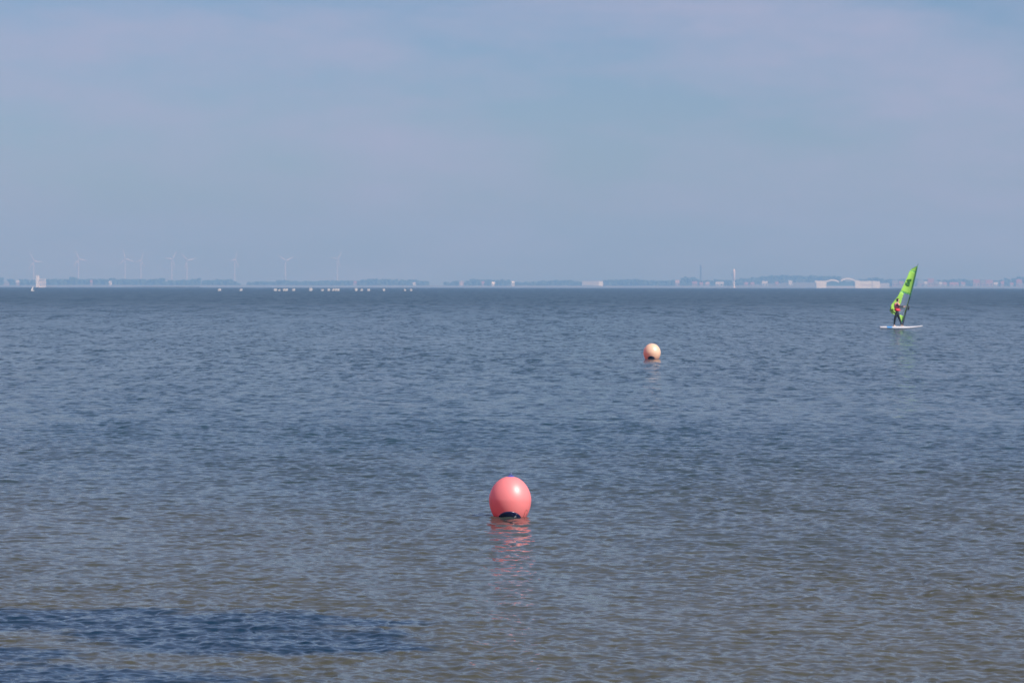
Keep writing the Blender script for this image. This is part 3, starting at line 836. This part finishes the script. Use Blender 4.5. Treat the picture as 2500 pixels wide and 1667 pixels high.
# luff sleeve following the mast from the boom up
bm = bmesh.new(); sl = [L(x, y, yy) for x, y, yy in ((748, 850, .255), (783, 742, .27), (828, 562, .28), (868, 392, .28), (900, 252, .28), (922, 150, .28))]
add_tube(bm, sl, [.030, .034, .034, .032, .030, .024], 12); from_bm("luff_sleeve", bm, M_sleeve, sail, True)
# print on the sail
def src(px, py): return ((px - 2130) * 8.25, (py - 630) * 8.25)
def patch(poly, nm):
    bm = bmesh.new(); vs = []
    for p in poly:
        zx, zy = src(*p)
        # depth of the sail there
        best = min(((gv[i][j][0] - Vector((zx, zy))).length, gv[i][j][1].y) for i in range(0, nr + 1, 2) for j in range(0, nc + 1))
        q = L(zx, zy, best[1] - .012); vs.append(bm.verts.new(q))
    f = bm.faces.new(vs); r_ = bmesh.ops.extrude_face_region(bm, geom=[f])
    bmesh.ops.translate(bm, verts=[v for v in r_['geom'] if isinstance(v, bmesh.types.BMVert)], vec=(0, .006, 0))
    from_bm(nm, bm, M_emb, sail)
patch([(2216.2, 683.0), (2227.2, 682.0), (2226.2, 687.8), (2223.8, 688.6), (2223.2, 692.6), (2216.8, 690.8), (2217.4, 687.6), (2214.8, 687.4)], "sail_mark")
patch([(2212.4, 689.4), (2216.6, 690.9), (2223.2, 692.7), (2221.6, 700.2), (2215.2, 699.0), (2210.8, 695.2)], "sail_mark")
# boom (both sides of the sail)
b0 = L(738, 1000, .22); b1 = L(352, 1062, .33)
for sgn, nm in ((-1, "boom"), (1, "boom")):
    bm = bmesh.new(); pts = []
    for k in range(13):
        t = k / 12; p = b0.lerp(b1, t); p.y += (-.24 if sgn < 0 else .26) * math.sin(math.pi * t) ** .75; pts.append(p)
    add_tube(bm, pts, .015, 8); from_bm(nm, bm, M_mast, wroot, True)
bm = bmesh.new(); c0 = L(738, 1000, .22); 
add_tube(bm, [L(725, 1060, .21), L(733, 1030, .21), L(742, 990, .22), L(748, 960, .22)], [.03, .055, .05, .025], 12); from_bm("boom_head", bm, M_mast, wroot, True)
bm = bmesh.new(); add_tube(bm, [L(748, 985, .2), L(700, 1010, .08), L(690, 1080, .1), L(618, 1350, .04)], .008, 6); from_bm("uphaul_line", bm, M_mast, wroot, True)

# ------------------------------------------------------------------ sailor
M_skin = mat("skin", (0.62, 0.38, 0.30), 0.55, 0.06, 14)
M_suit = mat("black neoprene", (0.008, 0.013, 0.020), 0.55, 0.2, 10)
M_vest = mat("pink red buoyancy vest", (0.90, 0.22, 0.24), 0.65, 0.12, 8)
M_belt = mat("bright red harness", (0.88, 0.05, 0.07), 0.55, 0.06, 8)
M_hair = mat("dark brown hair", (0.035, 0.028, 0.018), 0.7, 0.3, 30)
proot = empty("person", ORG + K * Vector((-.2, -.05, .17))); proot.scale = (K,) * 3
tag(proot, "person in a black wetsuit and red vest standing on the windsurf board", "person")
PO = Vector((-.2, -.05, .17))
J = {  # joints in board coordinates: position, body radius
 'pelvis': ((-.275, -.02, 1.03), .115), 'belly': ((-.275, -.02, 1.18), .105), 'chest': ((-.29, -.02, 1.40), .135), 'collar': ((-.275, -.02, 1.56), .10),
 'neck': ((-.255, -.02, 1.645), .055), 'skull0': ((-.215, -.02, 1.72), .072), 'skull1': ((-.215, -.02, 1.795), .088), 'skull2': ((-.225, -.02, 1.855), .062),
 'shN': ((-.285, -.19, 1.54), .062), 'elN': ((-.10, -.20, 1.37), .042), 'wrN': ((.115, -.045, 1.385), .028), 'paN': ((.165, -.01, 1.385), .032),
 'shF': ((-.25, .13, 1.54), .062), 'elF': ((-.02, .10, 1.40), .042), 'wrF': ((.20, .03, 1.40), .028), 'paF': ((.27, .035, 1.40), .032),
 'hipN': ((-.30, -.11, .98), .095), 'knN': ((-.415, -.12, .60), .062), 'anN': ((-.455, -.09, .245), .040), 'heN': ((-.475, -.085, .205), .036), 'toN': ((-.33, -.06, .192), .026),
 'hipF': ((-.24, .07, .98), .095), 'knF': ((-.085, .09, .62), .062), 'anF': ((.035, .05, .25), .040), 'heF': ((.01, .05, .208), .036), 'toF': ((.165, .07, .195), .026)}
E = [('pelvis', 'belly'), ('belly', 'chest'), ('chest', 'collar'), ('collar', 'neck'), ('neck', 'skull0'), ('skull0', 'skull1'), ('skull1', 'skull2'),
     ('collar', 'shN'), ('shN', 'elN'), ('elN', 'wrN'), ('wrN', 'paN'), ('collar', 'shF'), ('shF', 'elF'), ('elF', 'wrF'), ('wrF', 'paF'),
     ('pelvis', 'hipN'), ('hipN', 'knN'), ('knN', 'anN'), ('anN', 'heN'), ('heN', 'toN'), ('pelvis', 'hipF'), ('hipF', 'knF'), ('knF', 'anF'), ('anF', 'heF'), ('heF', 'toF')]
def skin_obj(nodes, edges, radii, nm, m, root_i=0, flat=1.0, sub=2):
    me = bpy.data.meshes.new(nm)
    me.from_pydata([tuple(Vector(p) - PO) for p in nodes], edges, [])
    o = bpy.data.objects.new(nm, me); col.objects.link(o); o.parent = proot
    md = o.modifiers.new("skin", 'SKIN'); md.use_smooth_shade = True; md.branch_smoothing = .4
    for i, r in enumerate(radii):
        sv = me.skin_vertices[0].data[i]; sv.radius = (r, r) if not isinstance(r, tuple) else r; sv.use_root = (i == root_i)
    s = o.modifiers.new("subdivision", 'SUBSURF'); s.levels = sub; s.render_levels = sub
    me.materials.append(m)
    return o
def sub_skeleton(names, grow, scale=1.0):
    idx = {n: i for i, n in enumerate(names)}
    ed = [(idx[a], idx[b]) for a, b in E if a in idx and b in idx]
    return [J[n][0] for n in names], ed, [J[n][1] * scale + grow for n in names]
def bake(o):
    dg = bpy.context.evaluated_depsgraph_get(); me = bpy.data.meshes.new_from_object(o.evaluated_get(dg)); o.modifiers.clear(); o.data = me
    return o
# body: one surface, head to toes, with nose, ears and fingers joined in
nodes, ed, rad = sub_skeleton(list(J), 0.0, .86)
for i, n_ in enumerate(J):
    if n_ in ('neck', 'skull0', 'skull1', 'skull2', 'paN', 'paF', 'heN', 'toN', 'heF', 'toF', 'anN', 'anF'): rad[i] = J[n_][1]
body = bake(skin_obj(nodes, ed, rad, "body", M_skin))
extra = []
def chain(pts, rs):
    o = skin_obj(pts, [(k, k + 1) for k in range(len(pts) - 1)], rs, "tmp", M_skin, sub=1); extra.append(bake(o))
for side, (pn, bz) in {'N': ('paN', 1.385), 'F': ('paF', 1.40)}.items():
    p = Vector(J[pn][0])
    for k, ln in enumerate((.9, 1.0, .95, .78)):
        off = Vector((-.026 + .0175 * k, 0, 0))
        base = p + off + Vector((.012, .018, .014))
        chain([base, base + Vector((.004, .028, .008)) * ln, base + Vector((.006, .042, -.018)) * ln, base + Vector((.004, .026, -.042)) * ln], [.0095, .009, .0085, .0075])
    chain([p + Vector((-.03, .0, -.005)), p + Vector((-.045, .014, -.028)), p + Vector((-.035, .034, -.042))], [.011, .010, .008])
hc = Vector((-.215, -.02, 1.79))
chain([hc + Vector((.078, 0, .012)), hc + Vector((.102, 0, -.016)), hc + Vector((.085, 0, -.028))], [.012, .014, .011])     # nose
chain([hc + Vector((.072, -.022, -.052)), hc + Vector((.084, 0, -.053)), hc + Vector((.072, .022, -.052))], [.010, .011, .010])  # lips
for s_ in (-1, 1): chain([hc + Vector((-.012, s_ * .082, .018)), hc + Vector((-.018, s_ * .094, 0)), hc + Vector((-.008, s_ * .082, -.026))], [.012, .013, .009])  # ears
bm = bmesh.new(); bm.from_mesh(body.data)
for e_ in extra:
    bm.from_mesh(e_.data); bpy.data.objects.remove(e_)
bm.to_mesh(body.data); bm.free()
for p_ in body.data.polygons: p_.use_smooth = True
for s_ in (-1, 1):
    bm = bmesh.new(); bmesh.ops.create_uvsphere(bm, u_segments=10, v_segments=8, radius=.011)
    bmesh.ops.translate(bm, verts=bm.verts, vec=hc + Vector((.076, s_ * .032, .012)) - PO); from_bm("eye", bm, M_suit, proot, True)
nodes, ed, rad = sub_skeleton(['pelvis', 'belly', 'chest', 'collar', 'neck', 'shN', 'elN', 'wrN', 'shF', 'elF', 'wrF', 'hipN', 'knN', 'anN', 'hipF', 'knF', 'anF'], .010)
rad[4] = .062
bake(skin_obj(nodes, ed, rad, "wetsuit", M_suit))
vn = [(-.272, -.02, 1.20), (-.285, -.02, 1.40), (-.272, -.02, 1.56), (-.26, -.02, 1.625)]
v = bake(skin_obj(vn, [(0, 1), (1, 2), (2, 3)], [(.14, .16), (.175, .20), (.155, .19), (.09, .10)], "buoyancy_vest", M_vest))
hn = [(-.40, -.03, 1.17), (-.27, -.02, 1.16), (-.13, -.02, 1.17)]
bm = bmesh.new()
prof = [(.132, -.075), (.158, -.06), (.168, -.02), (.168, .03), (.155, .065), (.130, .075)]
add_lathe(bm, prof, 28, (0, 0, 0)); bmesh.ops.scale(bm, verts=bm.verts, vec=(1.05, 1.08, 1)); bmesh.ops.translate(bm, verts=bm.verts, vec=Vector((-.262, -.02, 1.185)) - PO)
hb = from_bm("harness_belt", bm, M_belt, proot, True)
bm = bmesh.new(); add_box(bm, -.105, -.06, -.13, .09, 1.15, 1.22, .015); bmesh.ops.translate(bm, verts=bm.verts, vec=-PO); from_bm("spreader_bar", bm, M_belt, hb, False)
# hair: cap over the back and top of the head
bm = bmesh.new(); bmesh.ops.create_icosphere(bm, subdivisions=4, radius=1)
rh = random.Random(5)
for v_ in bm.verts:
    c = v_.co.copy(); k = 1 + .05 * math.sin(c.x * 14 + c.z * 9) * math.sin(c.y * 13)
    v_.co = Vector((c.x * .102 * k, c.y * .096 * k, c.z * .112 * k))
cut = [f for f in bm.faces if (f.calc_center_median().x > .035 and f.calc_center_median().z < .055) or f.calc_center_median().z < -.075]
bmesh.ops.delete(bm, geom=cut, context='FACES')
bmesh.ops.translate(bm, verts=bm.verts, vec=hc + Vector((-.012, 0, .012)) - PO)
from_bm("hair", bm, M_hair, proot, True)
